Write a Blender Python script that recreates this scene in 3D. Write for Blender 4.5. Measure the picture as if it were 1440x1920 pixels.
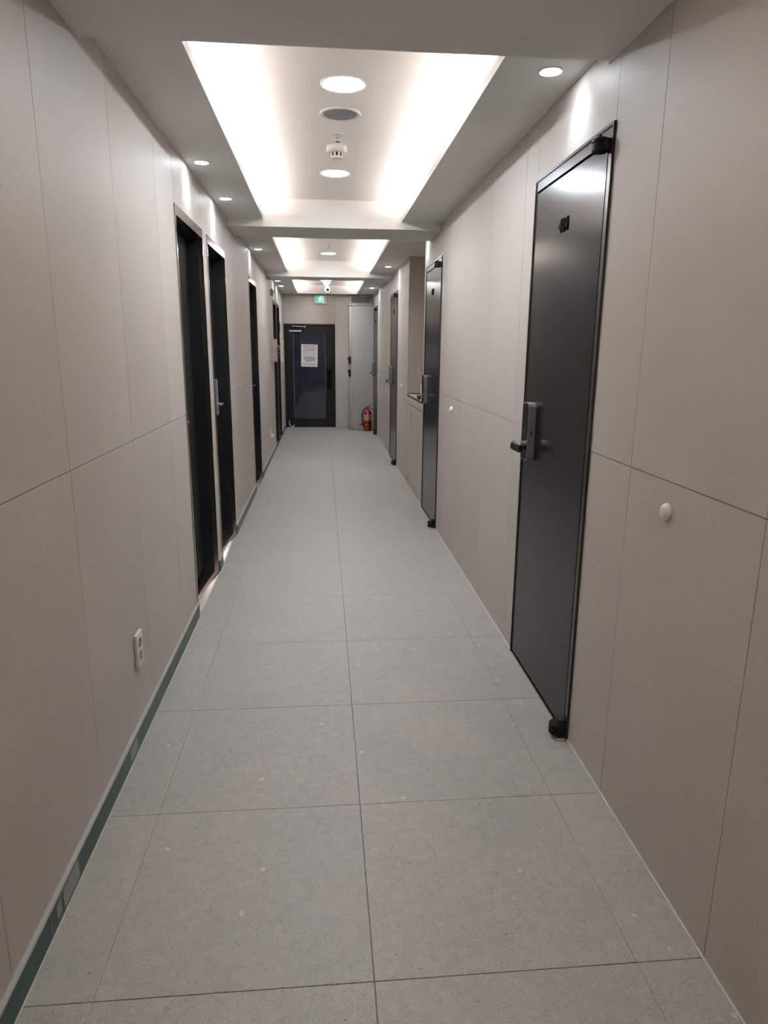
import bpy, bmesh, math, random
from mathutils import Vector, Matrix

random.seed(7)
for o in list(bpy.data.objects):
    bpy.data.objects.remove(o)
scene = bpy.context.scene
COL = scene.collection

# ---------------------------------------------------------------- camera
CAM = (-0.096, 0.0, 1.3556)
YAW, PITCH, ROLL, FPX = 0.0895, 0.2359, 0.0084, 1272.85
Fv = Vector((math.sin(YAW) * math.cos(PITCH), math.cos(YAW) * math.cos(PITCH), -math.sin(PITCH)))
Rv = Vector((math.cos(YAW), -math.sin(YAW), 0.0))
Uv = Rv.cross(Fv)
R2 = math.cos(ROLL) * Rv + math.sin(ROLL) * Uv
U2 = -math.sin(ROLL) * Rv + math.cos(ROLL) * Uv
cam_data = bpy.data.cameras.new('camera')
cam_data.sensor_fit = 'VERTICAL'
cam_data.sensor_height = 24.0
cam_data.sensor_width = 18.0
cam_data.lens = FPX / 1920.0 * 24.0
cam_data.clip_start = 0.02
cam = bpy.data.objects.new('camera', cam_data)
COL.objects.link(cam)
M3 = Matrix((R2, U2, -Fv)).transposed()
cam.matrix_world = Matrix.Translation(CAM) @ M3.to_4x4()
scene.camera = cam

# ---------------------------------------------------------------- world and exposure
world = bpy.data.worlds.new('world')
world.use_nodes = True
world.node_tree.nodes['Background'].inputs[0].default_value = (0.5, 0.5, 0.5, 1)
world.node_tree.nodes['Background'].inputs[1].default_value = 0.0
scene.world = world
vs = scene.view_settings
vs.view_transform = 'Standard'
vs.look = 'None'
vs.gamma = 1.0
vs.exposure = 0.10
vs.use_curve_mapping = False

# light levels (radiance of the emitting surfaces)
LED_L = 90.0
LED_Z = 0.0385
CENTER_L = 245.0
SIDE_L = 90.0
SPOT_W = 2.8
WARM = (1.0, 0.872, 0.815)
COOL = (0.86, 0.93, 1.0)

# ---------------------------------------------------------------- materials
def srgb(r, g, b):
    f = lambda c: (c / 255 / 12.92) if c / 255 <= 0.04045 else ((c / 255 + 0.055) / 1.055) ** 2.4
    return (f(r), f(g), f(b), 1.0)

def mat(name, color, rough=0.5, metal=0.0, spec=0.5, emit=None, strength=0.0, coat=0.0, aniso=0.0):
    m = bpy.data.materials.new(name)
    m.use_nodes = True
    b = m.node_tree.nodes['Principled BSDF']
    c = color if len(color) == 4 else (*color, 1.0)
    b.inputs['Base Color'].default_value = c
    b.inputs['Roughness'].default_value = rough
    b.inputs['Metallic'].default_value = metal
    b.inputs['Specular IOR Level'].default_value = spec
    b.inputs['Coat Weight'].default_value = coat
    b.inputs['Anisotropic'].default_value = aniso
    if emit:
        b.inputs['Emission Color'].default_value = (*emit, 1.0)
        b.inputs['Emission Strength'].default_value = strength
    return m

def N(m, t, **kw):
    n = m.node_tree.nodes.new(t)
    for k, v in kw.items():
        setattr(n, k, v)
    return n

def L(m, a, b):
    m.node_tree.links.new(a, b)

def coords(m, scale=(1, 1, 1), rnd=40.0):
    """object coordinates shifted by a per-object random offset"""
    tc = N(m, 'ShaderNodeTexCoord')
    oi = N(m, 'ShaderNodeObjectInfo')
    mu = N(m, 'ShaderNodeMath', operation='MULTIPLY')
    mu.inputs[1].default_value = rnd
    L(m, oi.outputs['Random'], mu.inputs[0])
    ad = N(m, 'ShaderNodeVectorMath', operation='ADD')
    L(m, tc.outputs['Object'], ad.inputs[0])
    L(m, mu.outputs[0], ad.inputs[1])
    return ad.outputs[0], oi

def noise(m, vec, scale, detail=2.0, rough=0.5):
    n = N(m, 'ShaderNodeTexNoise')
    n.inputs['Scale'].default_value = scale
    n.inputs['Detail'].default_value = detail
    n.inputs['Roughness'].default_value = rough
    L(m, vec, n.inputs['Vector'])
    return n

def ramp(m, fac, stops):
    r = N(m, 'ShaderNodeValToRGB')
    cr = r.color_ramp
    while len(cr.elements) < len(stops):
        cr.elements.new(0.5)
    for e, (p, c) in zip(cr.elements, stops):
        e.position = p
        e.color = c if len(c) == 4 else (*c, 1.0)
    L(m, fac, r.inputs[0])
    return r.outputs[0]

def mix(m, fac, a, b, mode='MIX'):
    x = N(m, 'ShaderNodeMix', data_type='RGBA', blend_type=mode)
    if isinstance(fac, float):
        x.inputs[0].default_value = fac
    else:
        L(m, fac, x.inputs[0])
    for sock, v in ((x.inputs[6], a), (x.inputs[7], b)):
        if isinstance(v, tuple):
            sock.default_value = v
        else:
            L(m, v, sock)
    return x.outputs[2]

def make_wall_mat():
    m = mat('wall_panel_porcelain', (0.4, 0.37, 0.34), 0.5, spec=0.3)
    b = m.node_tree.nodes['Principled BSDF']
    v, oi = coords(m)
    base = (0.50, 0.455, 0.418)
    big = noise(m, v, 1.6, 3.0)
    c1 = ramp(m, big.outputs['Fac'], [(0.3, tuple(x * 0.955 for x in base)), (0.7, tuple(x * 1.035 for x in base))])
    fine = noise(m, v, 420.0, 2.0, 0.7)
    g = ramp(m, fine.outputs['Fac'], [(0.28, (0.80, 0.80, 0.80)), (0.72, (1.16, 1.155, 1.15))])
    c2 = mix(m, 1.0, c1, g, 'MULTIPLY')
    tone = ramp(m, oi.outputs['Random'], [(0.0, (0.975, 0.97, 0.965)), (1.0, (1.02, 1.02, 1.02))])
    L(m, mix(m, 1.0, c2, tone, 'MULTIPLY'), b.inputs['Base Color'])
    bp = N(m, 'ShaderNodeBump')
    bp.inputs['Strength'].default_value = 0.06
    bp.inputs['Distance'].default_value = 0.001
    L(m, fine.outputs['Fac'], bp.inputs['Height'])
    L(m, bp.outputs[0], b.inputs['Normal'])
    return m

def make_floor_mat():
    m = mat('floor_tile_stone', (0.3, 0.29, 0.28), 0.46, spec=0.45)
    b = m.node_tree.nodes['Principled BSDF']
    v, oi = coords(m)
    base = (0.37, 0.356, 0.334)
    big = noise(m, v, 3.2, 4.0)
    c1 = ramp(m, big.outputs['Fac'], [(0.3, (base[0] * 0.93, base[1] * 0.96, base[2] * 0.96)),
                                      (0.5, base),
                                      (0.72, (base[0] * 1.07, base[1] * 1.035, base[2] * 1.03))])
    fine = noise(m, v, 300.0, 4.0, 0.8)
    g = ramp(m, fine.outputs['Fac'], [(0.30, (0.58, 0.58, 0.58)), (0.5, (1.0, 1.0, 1.0)), (0.72, (1.40, 1.40, 1.39))])
    c = mix(m, 1.0, c1, g, 'MULTIPLY')
    mid = noise(m, v, 38.0, 3.0, 0.65)
    g2 = ramp(m, mid.outputs['Fac'], [(0.30, (0.91, 0.91, 0.91)), (0.70, (1.07, 1.07, 1.07))])
    c = mix(m, 1.0, c, g2, 'MULTIPLY')
    # small dark pits, dense in clouds
    vp = N(m, 'ShaderNodeTexVoronoi')
    vp.inputs['Scale'].default_value = 120.0
    pw = noise(m, v, 150.0, 2.0)
    pv = N(m, 'ShaderNodeVectorMath', operation='MULTIPLY_ADD')
    L(m, pw.outputs['Color'], pv.inputs[0])
    pv.inputs[1].default_value = (0.014, 0.009, 0.0)
    L(m, v, pv.inputs[2])
    L(m, pv.outputs[0], vp.inputs['Vector'])
    sep = N(m, 'ShaderNodeSeparateColor')
    L(m, vp.outputs['Color'], sep.inputs[0])
    cloud = noise(m, v, 7.0, 2.0)
    gate = N(m, 'ShaderNodeMath', operation='MULTIPLY')
    gate.inputs[1].default_value = 0.55
    L(m, cloud.outputs['Fac'], gate.inputs[0])
    lt = N(m, 'ShaderNodeMath', operation='LESS_THAN')
    L(m, sep.outputs[0], lt.inputs[0])
    L(m, gate.outputs[0], lt.inputs[1])
    sz = N(m, 'ShaderNodeMath', operation='LESS_THAN')
    szr = N(m, 'ShaderNodeMath', operation='MULTIPLY_ADD')
    L(m, sep.outputs[1], szr.inputs[0])
    szr.inputs[1].default_value = 0.15
    szr.inputs[2].default_value = 0.08
    L(m, vp.outputs['Distance'], sz.inputs[0])
    L(m, szr.outputs[0], sz.inputs[1])
    pit = N(m, 'ShaderNodeMath', operation='MULTIPLY')
    L(m, lt.outputs[0], pit.inputs[0])
    L(m, sz.outputs[0], pit.inputs[1])
    pf = N(m, 'ShaderNodeMath', operation='MULTIPLY')
    pf.inputs[1].default_value = 0.66
    L(m, pit.outputs[0], pf.inputs[0])
    c = mix(m, pf.outputs[0], c, (0.085, 0.08, 0.075, 1))
    # a few pale chips
    vc = N(m, 'ShaderNodeTexVoronoi')
    vc.inputs['Scale'].default_value = 26.0
    wob = noise(m, v, 90.0, 1.0)
    wv = N(m, 'ShaderNodeVectorMath', operation='MULTIPLY_ADD')
    L(m, wob.outputs['Color'], wv.inputs[0])
    wv.inputs[1].default_value = (0.014, 0.014, 0.014)
    L(m, v, wv.inputs[2])
    L(m, wv.outputs[0], vc.inputs['Vector'])
    sp2 = N(m, 'ShaderNodeSeparateColor')
    L(m, vc.outputs['Color'], sp2.inputs[0])
    g1 = N(m, 'ShaderNodeMath', operation='GREATER_THAN')
    g1.inputs[1].default_value = 0.972
    L(m, sp2.outputs[0], g1.inputs[0])
    g2 = N(m, 'ShaderNodeMath', operation='LESS_THAN')
    g2.inputs[1].default_value = 0.19
    L(m, vc.outputs['Distance'], g2.inputs[0])
    chip = N(m, 'ShaderNodeMath', operation='MULTIPLY')
    L(m, g1.outputs[0], chip.inputs[0])
    L(m, g2.outputs[0], chip.inputs[1])
    c = mix(m, chip.outputs[0], c, (0.52, 0.49, 0.45, 1))
    L(m, c, b.inputs['Base Color'])
    rr = N(m, 'ShaderNodeMapRange')
    rr.inputs['To Min'].default_value = 0.40
    rr.inputs['To Max'].default_value = 0.56
    L(m, big.outputs['Fac'], rr.inputs['Value'])
    L(m, rr.outputs[0], b.inputs['Roughness'])
    bp = N(m, 'ShaderNodeBump')
    bp.inputs['Strength'].default_value = 0.12
    bp.inputs['Distance'].default_value = 0.001
    L(m, fine.outputs['Fac'], bp.inputs['Height'])
    L(m, bp.outputs[0], b.inputs['Normal'])
    return m

def make_brushed(name, col, rough, metal, spec, streak=0.06, axis_scale=(300, 300, 4)):
    """satin sheet metal: fine streaks in colour and roughness"""
    m = mat(name, col, rough, metal, spec)
    b = m.node_tree.nodes['Principled BSDF']
    tc = N(m, 'ShaderNodeTexCoord')
    mp = N(m, 'ShaderNodeMapping')
    mp.inputs['Scale'].default_value = axis_scale
    L(m, tc.outputs['Object'], mp.inputs['Vector'])
    n = noise(m, mp.outputs[0], 1.0, 3.0, 0.6)
    rr = N(m, 'ShaderNodeMapRange')
    rr.inputs['To Min'].default_value = rough - streak
    rr.inputs['To Max'].default_value = rough + streak
    L(m, n.outputs['Fac'], rr.inputs['Value'])
    L(m, rr.outputs[0], b.inputs['Roughness'])
    return m

def make_film_green():
    m = mat('baseboard_green_film', (0.012, 0.05, 0.035), 0.16, spec=0.28)
    b = m.node_tree.nodes['Principled BSDF']
    v, oi = coords(m, rnd=5.0)
    n = noise(m, v, 9.0, 3.0)
    c = ramp(m, n.outputs['Fac'], [(0.3, (0.008, 0.038, 0.026)), (0.7, (0.015, 0.062, 0.044))])
    L(m, c, b.inputs['Base Color'])
    rr = N(m, 'ShaderNodeMapRange')
    rr.inputs['To Min'].default_value = 0.22
    rr.inputs['To Max'].default_value = 0.4
    L(m, n.outputs['Fac'], rr.inputs['Value'])
    L(m, rr.outputs[0], b.inputs['Roughness'])
    return m

def make_paint(name, col, rough=0.75, spec=0.3):
    m = mat(name, col, rough, spec=spec)
    b = m.node_tree.nodes['Principled BSDF']
    v, oi = coords(m)
    n = noise(m, v, 2.2, 3.0)
    c = ramp(m, n.outputs['Fac'], [(0.25, tuple(x * 0.975 for x in col[:3])), (0.75, tuple(x * 1.015 for x in col[:3]))])
    L(m, c, b.inputs['Base Color'])
    f = noise(m, v, 300.0, 2.0)
    bp = N(m, 'ShaderNodeBump')
    bp.inputs['Strength'].default_value = 0.05
    bp.inputs['Distance'].default_value = 0.001
    L(m, f.outputs['Fac'], bp.inputs['Height'])
    L(m, bp.outputs[0], b.inputs['Normal'])
    return m

MT = {
    'wall': make_wall_mat(),
    'grout': mat('panel_joint', (0.09, 0.082, 0.072), 0.9),
    'floor': make_floor_mat(),
    'floor_grout': mat('tile_joint', (0.20, 0.192, 0.178), 0.9),
    'ceil': make_paint('ceiling_paint', (0.79, 0.772, 0.745)),
    'caulk': mat('pale_caulk', (0.62, 0.59, 0.54), 0.5),
    'door': make_brushed('dark_bronze_steel', (0.009, 0.0082, 0.0075), 0.21, 0.0, 0.24, 0.012),
    'door_frame': make_brushed('dark_frame_steel', (0.020, 0.018, 0.017), 0.28, 0.0, 0.45, 0.012),
    'gap': mat('black_gasket', (0.006, 0.006, 0.006), 0.8, spec=0.1),
    'reveal': mat('black_painted_steel', (0.0065, 0.007, 0.009), 0.45, spec=0.3),
    'leaf_dark': make_brushed('dark_brown_leaf', (0.009, 0.0088, 0.0085), 0.45, 0.0, 0.35, 0.012),
    'steel': make_brushed('stainless_steel', (0.34, 0.315, 0.295), 0.16, 1.0, 0.5, 0.05),
    'steel_dull': make_brushed('satin_steel_casing', (0.26, 0.235, 0.215), 0.22, 1.0, 0.5, 0.05),
    'sill': mat('polished_steel_sill', (0.66, 0.60, 0.56), 0.10, 1.0),
    'chrome': mat('chrome', (0.72, 0.72, 0.74), 0.1, 1.0),
    'alu': mat('satin_aluminium', (0.55, 0.54, 0.52), 0.35, 0.6),
    'lockgrey': mat('lock_grey_metal', (0.105, 0.11, 0.125), 0.38, 0.0, spec=0.5),
    'lockside': mat('lock_silver_side', (0.17, 0.175, 0.19), 0.35, 0.2, spec=0.5),
    'black_gloss': mat('black_gloss_plastic', (0.004, 0.004, 0.0045), 0.22, spec=0.1),
    'black': mat('black_plastic', (0.007, 0.007, 0.007), 0.5, spec=0.15),
    'rubber': mat('black_rubber', (0.009, 0.009, 0.009), 0.5, spec=0.25),
    'white': mat('white_plastic', (0.72, 0.71, 0.68), 0.4),
    'white_dim': mat('ivory_plastic', (0.60, 0.58, 0.54), 0.45),
    'bumper': mat('white_rubber', (0.80, 0.78, 0.74), 0.35),
    'socket': mat('socket_grey', (0.30, 0.29, 0.27), 0.5),
    'grille': mat('speaker_grille', (0.24, 0.245, 0.26), 0.6, 0.2),
    'led': mat('led_strip', (1, 1, 1), 0.5, emit=WARM, strength=LED_L),
    'lens_c': mat('center_light_lens', (1, 1, 1), 0.5, emit=COOL, strength=CENTER_L),
    'lens_s': mat('side_light_lens', (1, 1, 1), 0.5, emit=COOL, strength=SIDE_L),
    'green': make_film_green(),
    'patch': mat('bare_steel_patch', (0.30, 0.31, 0.29), 0.2, 0.8),
    'cab': make_paint('grey_powder_coat', (0.42, 0.40, 0.38), 0.5),
    'glass': mat('dark_navy_glass', (0.008, 0.013, 0.026), 0.05, spec=0.6, coat=0.2),
    'glass_frame': mat('black_door_aluminium', (0.009, 0.009, 0.0095), 0.5, spec=0.2),
    'paper': mat('notice_paper', (0.62, 0.60, 0.60), 0.6),
    'ink': mat('black_ink', (0.05, 0.05, 0.06), 0.7),
    'ink_grey': mat('grey_ink', (0.26, 0.26, 0.27), 0.7),
    'ink_red': mat('red_ink', (0.20, 0.10, 0.10), 0.7),
    'red': mat('red_paint', (0.25, 0.006, 0.012), 0.25, coat=0.3),
    'red_metal': mat('dark_red_metal', (0.12, 0.01, 0.013), 0.3),
    'yellow': mat('yellow_label', (0.52, 0.43, 0.14), 0.5),
    'cabinet': make_wall_mat(),
    'counter': make_paint('stone_counter', (0.50, 0.455, 0.40), 0.35),
    'counter_edge': mat('dark_counter_edge', (0.02, 0.017, 0.015), 0.5),
    'amber': mat('brown_bottle_neck', (0.05, 0.025, 0.018), 0.3),
    'reed': mat('rattan_reed', (0.68, 0.56, 0.43), 0.7),
    'vent': mat('vent_louvre', (0.26, 0.235, 0.215), 0.5),
    'vent_slat': mat('vent_slat_grey', (0.42, 0.385, 0.36), 0.5),
    'exit_white': mat('exit_sign_case', (0.66, 0.66, 0.65), 0.4),
    'exit_green': mat('exit_sign_green', (0.0, 0.3, 0.2), 0.4, emit=(0.0, 0.34, 0.22), strength=1.0),
    'exit_fig': mat('exit_sign_figure', (0.8, 0.9, 0.9), 0.4, emit=(0.62, 0.95, 0.9), strength=1.0),
    'beige': mat('beige_plastic', (0.40, 0.36, 0.32), 0.5),
}

# ---------------------------------------------------------------- mesh building
class MB:
    """collects shapes into one mesh"""
    def __init__(self):
        self.bm = bmesh.new()

    def box(self, x0, x1, y0, y1, z0, z1, r=0.0, seg=2):
        t = bmesh.new()
        bmesh.ops.create_cube(t, size=1.0)
        for v in t.verts:
            v.co = Vector(((x0 + x1) / 2 + v.co.x * (x1 - x0), (y0 + y1) / 2 + v.co.y * (y1 - y0), (z0 + z1) / 2 + v.co.z * (z1 - z0)))
        if r > 0:
            bmesh.ops.bevel(t, geom=list(t.edges), offset=r, segments=seg, affect='EDGES', profile=0.5)
        self._merge(t)
        return self

    def _merge(self, t):
        me = bpy.data.meshes.new('tmp')
        t.to_mesh(me)
        t.free()
        self.bm.from_mesh(me)
        bpy.data.meshes.remove(me)

    def lathe(self, prof, c=(0, 0, 0), axis='Z', seg=32):
        """prof: (radius, height) pairs, closed to the axis where radius is 0"""
        c = Vector(c)
        def P(r, h, a):
            u, w = r * math.cos(a), r * math.sin(a)
            if axis == 'Z':
                return c + Vector((u, w, h))
            if axis == 'X':
                return c + Vector((h, u, w))
            return c + Vector((u, h, -w))
        rings = []
        for r, h in prof:
            if r < 1e-7:
                rings.append([self.bm.verts.new(P(0, h, 0))])
            else:
                rings.append([self.bm.verts.new(P(r, h, 2 * math.pi * i / seg)) for i in range(seg)])
        for a, b in zip(rings[:-1], rings[1:]):
            for i in range(seg):
                j = (i + 1) % seg
                if len(a) == 1 and len(b) == 1:
                    continue
                if len(a) == 1:
                    self.bm.faces.new((a[0], b[i], b[j]))
                elif len(b) == 1:
                    self.bm.faces.new((a[i], b[0], a[j]))
                else:
                    self.bm.faces.new((a[i], b[i], b[j], a[j]))
        return self

    def cyl(self, c, axis, r, h, seg=24, r2=None):
        r2 = r if r2 is None else r2
        return self.lathe([(0, 0), (r, 0), (r2, h), (0, h)], c, axis, seg)

    def tube(self, pts, r, seg=10):
        pts = [Vector(p) for p in pts]
        n = len(pts)
        rad = r if isinstance(r, (list, tuple)) else [r] * n
        prev = None
        rings = []
        for i, p in enumerate(pts):
            d = (pts[min(i + 1, n - 1)] - pts[max(i - 1, 0)]).normalized()
            if prev is None:
                a = Vector((0, 0, 1)) if abs(d.z) < 0.9 else Vector((1, 0, 0))
                u = d.cross(a).normalized()
            else:
                u = (prev - d * prev.dot(d)).normalized()
            prev = u
            w = d.cross(u)
            rings.append([self.bm.verts.new(p + (u * math.cos(2 * math.pi * k / seg) + w * math.sin(2 * math.pi * k / seg)) * rad[i]) for k in range(seg)])
        for a, b in zip(rings[:-1], rings[1:]):
            for k in range(seg):
                self.bm.faces.new((a[k], a[(k + 1) % seg], b[(k + 1) % seg], b[k]))
        self.bm.faces.new(rings[0][::-1])
        self.bm.faces.new(rings[-1])
        return self

    def prism(self, poly, f, d0, d1):
        """poly: 2d points, f(u, v, d) -> 3d point"""
        a = [self.bm.verts.new(f(u, v, d0)) for u, v in poly]
        b = [self.bm.verts.new(f(u, v, d1)) for u, v in poly]
        self.bm.faces.new(a)
        self.bm.faces.new(b[::-1])
        n = len(poly)
        for i in range(n):
            self.bm.faces.new((a[i], b[i], b[(i + 1) % n], a[(i + 1) % n]))
        return self

    def build(self, name, m, parent=None, loc=None):
        bmesh.ops.recalc_face_normals(self.bm, faces=list(self.bm.faces))
        me = bpy.data.meshes.new(name)
        self.bm.to_mesh(me)
        self.bm.free()
        for p in me.polygons:
            p.use_smooth = True
        me.set_sharp_from_angle(angle=math.radians(32))
        me.materials.append(MT[m])
        o = bpy.data.objects.new(name, me)
        COL.objects.link(o)
        if parent:
            o.parent = parent
        if loc:
            o.location = loc
        return o

def rrect(u0, u1, v0, v1, r, n=6):
    pts = []
    for cu, cv, a0 in ((u1 - r, v1 - r, 0), (u0 + r, v1 - r, 90), (u0 + r, v0 + r, 180), (u1 - r, v0 + r, 270)):
        for i in range(n + 1):
            a = math.radians(a0 + 90 * i / n)
            pts.append((cu + r * math.cos(a), cv + r * math.sin(a)))
    return pts

def tag(o, label, cat, group=None, kind=None):
    o['label'] = label
    o['category'] = cat
    if group:
        o['group'] = group
    if kind:
        o['kind'] = kind
    return o

def empty(name, loc, rz=0.0):
    o = bpy.data.objects.new(name, None)
    o.empty_display_size = 0.05
    COL.objects.link(o)
    o.location = loc
    o.rotation_euler = (0, 0, rz)
    return o

def copy_tree(o, parent=None):
    c = o.copy()
    COL.objects.link(c)
    c.parent = parent
    for ch in [x for x in bpy.data.objects if x.parent == o]:
        copy_tree(ch, c)
    return c

def text_mesh(body, size, depth, name, m, parent, f):
    """extruded characters; f maps (right, up, out) to local space"""
    cu = bpy.data.curves.new('txt', 'FONT')
    cu.body = body
    cu.size = size
    cu.extrude = depth / 2
    cu.align_x = 'CENTER'
    cu.align_y = 'CENTER'
    cu.offset = size * 0.012
    t = bpy.data.objects.new('txt', cu)
    COL.objects.link(t)
    dg = bpy.context.evaluated_depsgraph_get()
    me = bpy.data.meshes.new_from_object(t.evaluated_get(dg))
    bpy.data.objects.remove(t)
    bpy.data.curves.remove(cu)
    for v in me.vertices:
        v.co = f(v.co.x, v.co.y, v.co.z)
    me.materials.clear()
    me.materials.append(MT[m])
    me.name = name
    o = bpy.data.objects.new(name, me)
    COL.objects.link(o)
    o.parent = parent
    return o

# ---------------------------------------------------------------- dimensions
LW, RW = -0.755, 0.7585
Y0, Y1 = -2.7, 12.0
ZS, ZB, ZU, ZT = 2.235, 2.185, 2.37, 2.46      # side ceiling, beam soffit, raised ceiling, slab top
CL, CR = -0.50, 0.476                          # cove edges
SEAM = 1.04
PT = 0.010                                     # panel thickness
GAP = 0.0022
BEAMS = [(1.72, 2.19), (5.165, 5.65), (8.60, 9.02)]
COVE_END = 11.80
# right: flush doors; left: recessed doors (near edge, far edge)
R_DOORS = [(2.106, 2.846), (5.035, 5.782), (7.956, 8.735), (10.905, 11.64)]
L_DOORS = [(3.355, 4.075), (4.225, 4.955), (6.50, 7.19), (9.50, 10.13), (10.22, 10.86)]
ALCOVE = (5.90, 6.97)
R_TOP = 2.0
L_TOP = 1.985

# ---------------------------------------------------------------- floor
floor = MB().box(LW - 0.14, RW + 0.45, Y0, Y1 + 0.1, -0.12, -0.0035).build('floor', 'floor_grout')
tag(floor, 'grey stone tile floor running the whole length of the corridor', 'floor', kind='structure')
tile_cols = [(LW, -0.60), (-0.60, 0.0), (0.0, 0.60), (0.60, RW)]
row0 = 1.209 - 0.6 * 7
shared = {}
nrow = 28
for k in range(nrow):
    ya, yb = row0 + 0.6 * k, row0 + 0.6 * (k + 1)
    ya, yb = max(ya, Y0), min(yb, Y1)
    if yb - ya < 0.02:
        continue
    for ci, (xa, xb) in enumerate(tile_cols):
        key = (ci, round(yb - ya, 4), k % 3 == 0)
        gl, gr = ((0.0, 0.0003), (0.0004, 0.0012), (0.0012, 0.0004), (0.0003, 0.0))[ci]
        w, d = (xb - xa) / 2, (yb - ya) / 2 - (0.0008 if k % 3 else 0.0011)
        if key not in shared:
            mb = MB().box(-w + gl, w - gr, -d, d, -0.0095, 0.0, 0.0006, 1)
            o = mb.build('floor_tile', 'floor', floor)
            shared[key] = o.data
        else:
            o = bpy.data.objects.new('floor_tile', shared[key])
            COL.objects.link(o)
            o.parent = floor
        o.location = ((xa + xb) / 2, (ya + yb) / 2, 0.0)

# ---------------------------------------------------------------- walls
def columns(y0, y1, holes):
    """cut y0..y1 at the holes: (ya, yb, hole or None)"""
    out = []
    y = y0
    for h in sorted(holes):
        if h[0] > y:
            out.append((y, h[0], None))
        out.append((max(h[0], y), h[1], h))
        y = h[1]
    if y < y1:
        out.append((y, y1, None))
    return out

def side_wall(name, xf, sgn, holes, seams, label):
    """xf: face of the panels, sgn: direction away from the corridor; holes (ya, yb, ztop)"""
    mb = MB()
    xi = xf + sgn * PT
    xo = xf + sgn * 0.14
    xa, xb = min(xi, xo), max(xi, xo)
    for ya, yb, h in columns(Y0, Y1 + 0.12, holes):
        if h is None:
            mb.box(xa, xb, ya, yb, -0.02, ZT)
        elif h[2] < ZS:
            mb.box(xa, xb, ya, yb, h[2], ZT)
    w = mb.build(name, 'grout')
    tag(w, label, 'wall', kind='structure')
    pa, pb = min(xf, xi), max(xf, xi)
    for ya, yb, h in columns(Y0, Y1, holes):
        cuts = [ya] + [s for s in seams if ya + 0.03 < s < yb - 0.03] + [yb]
        for c0, c1 in zip(cuts[:-1], cuts[1:]):
            if h is None:
                rows = [(0.001, SEAM), (SEAM, ZS + 0.02)]
            elif h[2] < ZS:
                rows = [(h[2], ZS + 0.02)]
                if c0 > ya:
                    continue
                c1 = yb
            else:
                continue
            for z0, z1 in rows:
                p = MB().box(pa - (pa + pb) / 2, pb - (pa + pb) / 2, -(c1 - c0) / 2 + GAP / 2, (c1 - c0) / 2 - GAP / 2,
                             z0 - (z0 + z1) / 2 + (GAP / 2 if z0 > 0.1 else 0), z1 - (z0 + z1) / 2 - (GAP / 2 if z1 < ZS else 0))
                p.build('wall_panel', 'wall', w, ((pa + pb) / 2, (c0 + c1) / 2, (z0 + z1) / 2))
    return w

grid = [1.808 + 0.6 * k for k in range(-8, 18)]
wall_left = side_wall('wall_left', LW, -1, [(a, b, L_TOP) for a, b in L_DOORS], grid,
                      'left corridor wall of greige panels with five recessed dark doorways')
wall_right = side_wall('wall_right', RW, 1, [(a, b, R_TOP) for a, b in R_DOORS] + [(ALCOVE[0], ALCOVE[1], 3.0)], grid,
                       'right corridor wall of greige panels with flush bronze doors and a niche')

# end wall with its own panels around the dark glass door
ED = (-0.745, 0.115, 1.755)
wall_end = MB().box(LW - 0.14, RW + 0.14, Y1 + PT, Y1 + 0.12, -0.02, ZT).build('wall_end', 'grout')
tag(wall_end, 'greige panelled wall closing the far end of the corridor', 'wall', kind='structure')
def end_panel(xa, xb, za, zb):
    MB().box(-(xb - xa) / 2 + GAP / 2, (xb - xa) / 2 - GAP / 2, -PT / 2, PT / 2, -(zb - za) / 2 + GAP / 2, (zb - za) / 2 - GAP / 2) \
        .build('wall_panel', 'wall', wall_end, ((xa + xb) / 2, Y1 + PT / 2, (za + zb) / 2))
end_panel(LW, ED[0], 0, ED[2])
end_panel(LW, ED[1], ED[2], ZS + 0.02)
end_panel(ED[1], RW, 1.073, ZS + 0.02)
end_panel(ED[1], RW, 0.0, 1.073)
wall_back = MB().box(LW - 0.14, RW + 0.14, Y0 - 0.12, Y0, -0.02, ZT).build('wall_back', 'wall')
tag(wall_back, 'plain wall closing the corridor behind the viewer', 'wall', kind='structure')

# ---------------------------------------------------------------- ceiling
ceiling = MB().box(LW - 0.14, RW + 0.14, Y0 - 0.1, Y1 + 0.12, ZU, ZT + 0.05).build('ceiling', 'ceil')
tag(ceiling, 'pale painted ceiling with three lit recessed coves between dropped beams', 'ceiling', kind='structure')
sections = [(Y0, BEAMS[0][0]), (BEAMS[0][1], BEAMS[1][0]), (BEAMS[1][1], BEAMS[2][0]), (BEAMS[2][1], COVE_END)]
for ya, yb in BEAMS:
    MB().box(LW - 0.001, RW + 0.001, ya, yb, ZB, ZU + 0.02, 0.0015, 1).build('beam', 'ceil', ceiling)
MB().box(LW - 0.001, RW + 0.001, COVE_END, Y1 + 0.001, ZS, ZU + 0.02).build('bulkhead', 'ceil', ceiling)
for ya, yb in sections:
    for side in (-1, 1):
        xe = CL if side < 0 else CR
        xw = LW if side < 0 else RW
        xlo, xhi = min(xe, xw), max(xe, xw)
        s = MB()
        s.box(xlo, xhi, ya, yb, ZS, ZS + 0.014)
        s.build('side_ceiling', 'ceil', ceiling)
        l0, l1 = (xe - 0.012, xe) if side < 0 else (xe, xe + 0.012)
        MB().box(l0, l1, ya, yb, ZS + 0.0141, ZS + 0.036).build('cove_lip', 'ceil', ceiling)
        c = xe + side * 0.034
        MB().box(c - 0.006, c + 0.006, ya + 0.004, yb - 0.004, ZS + 0.0145, ZS + LED_Z).build('led_strip', 'led', ceiling)
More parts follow.
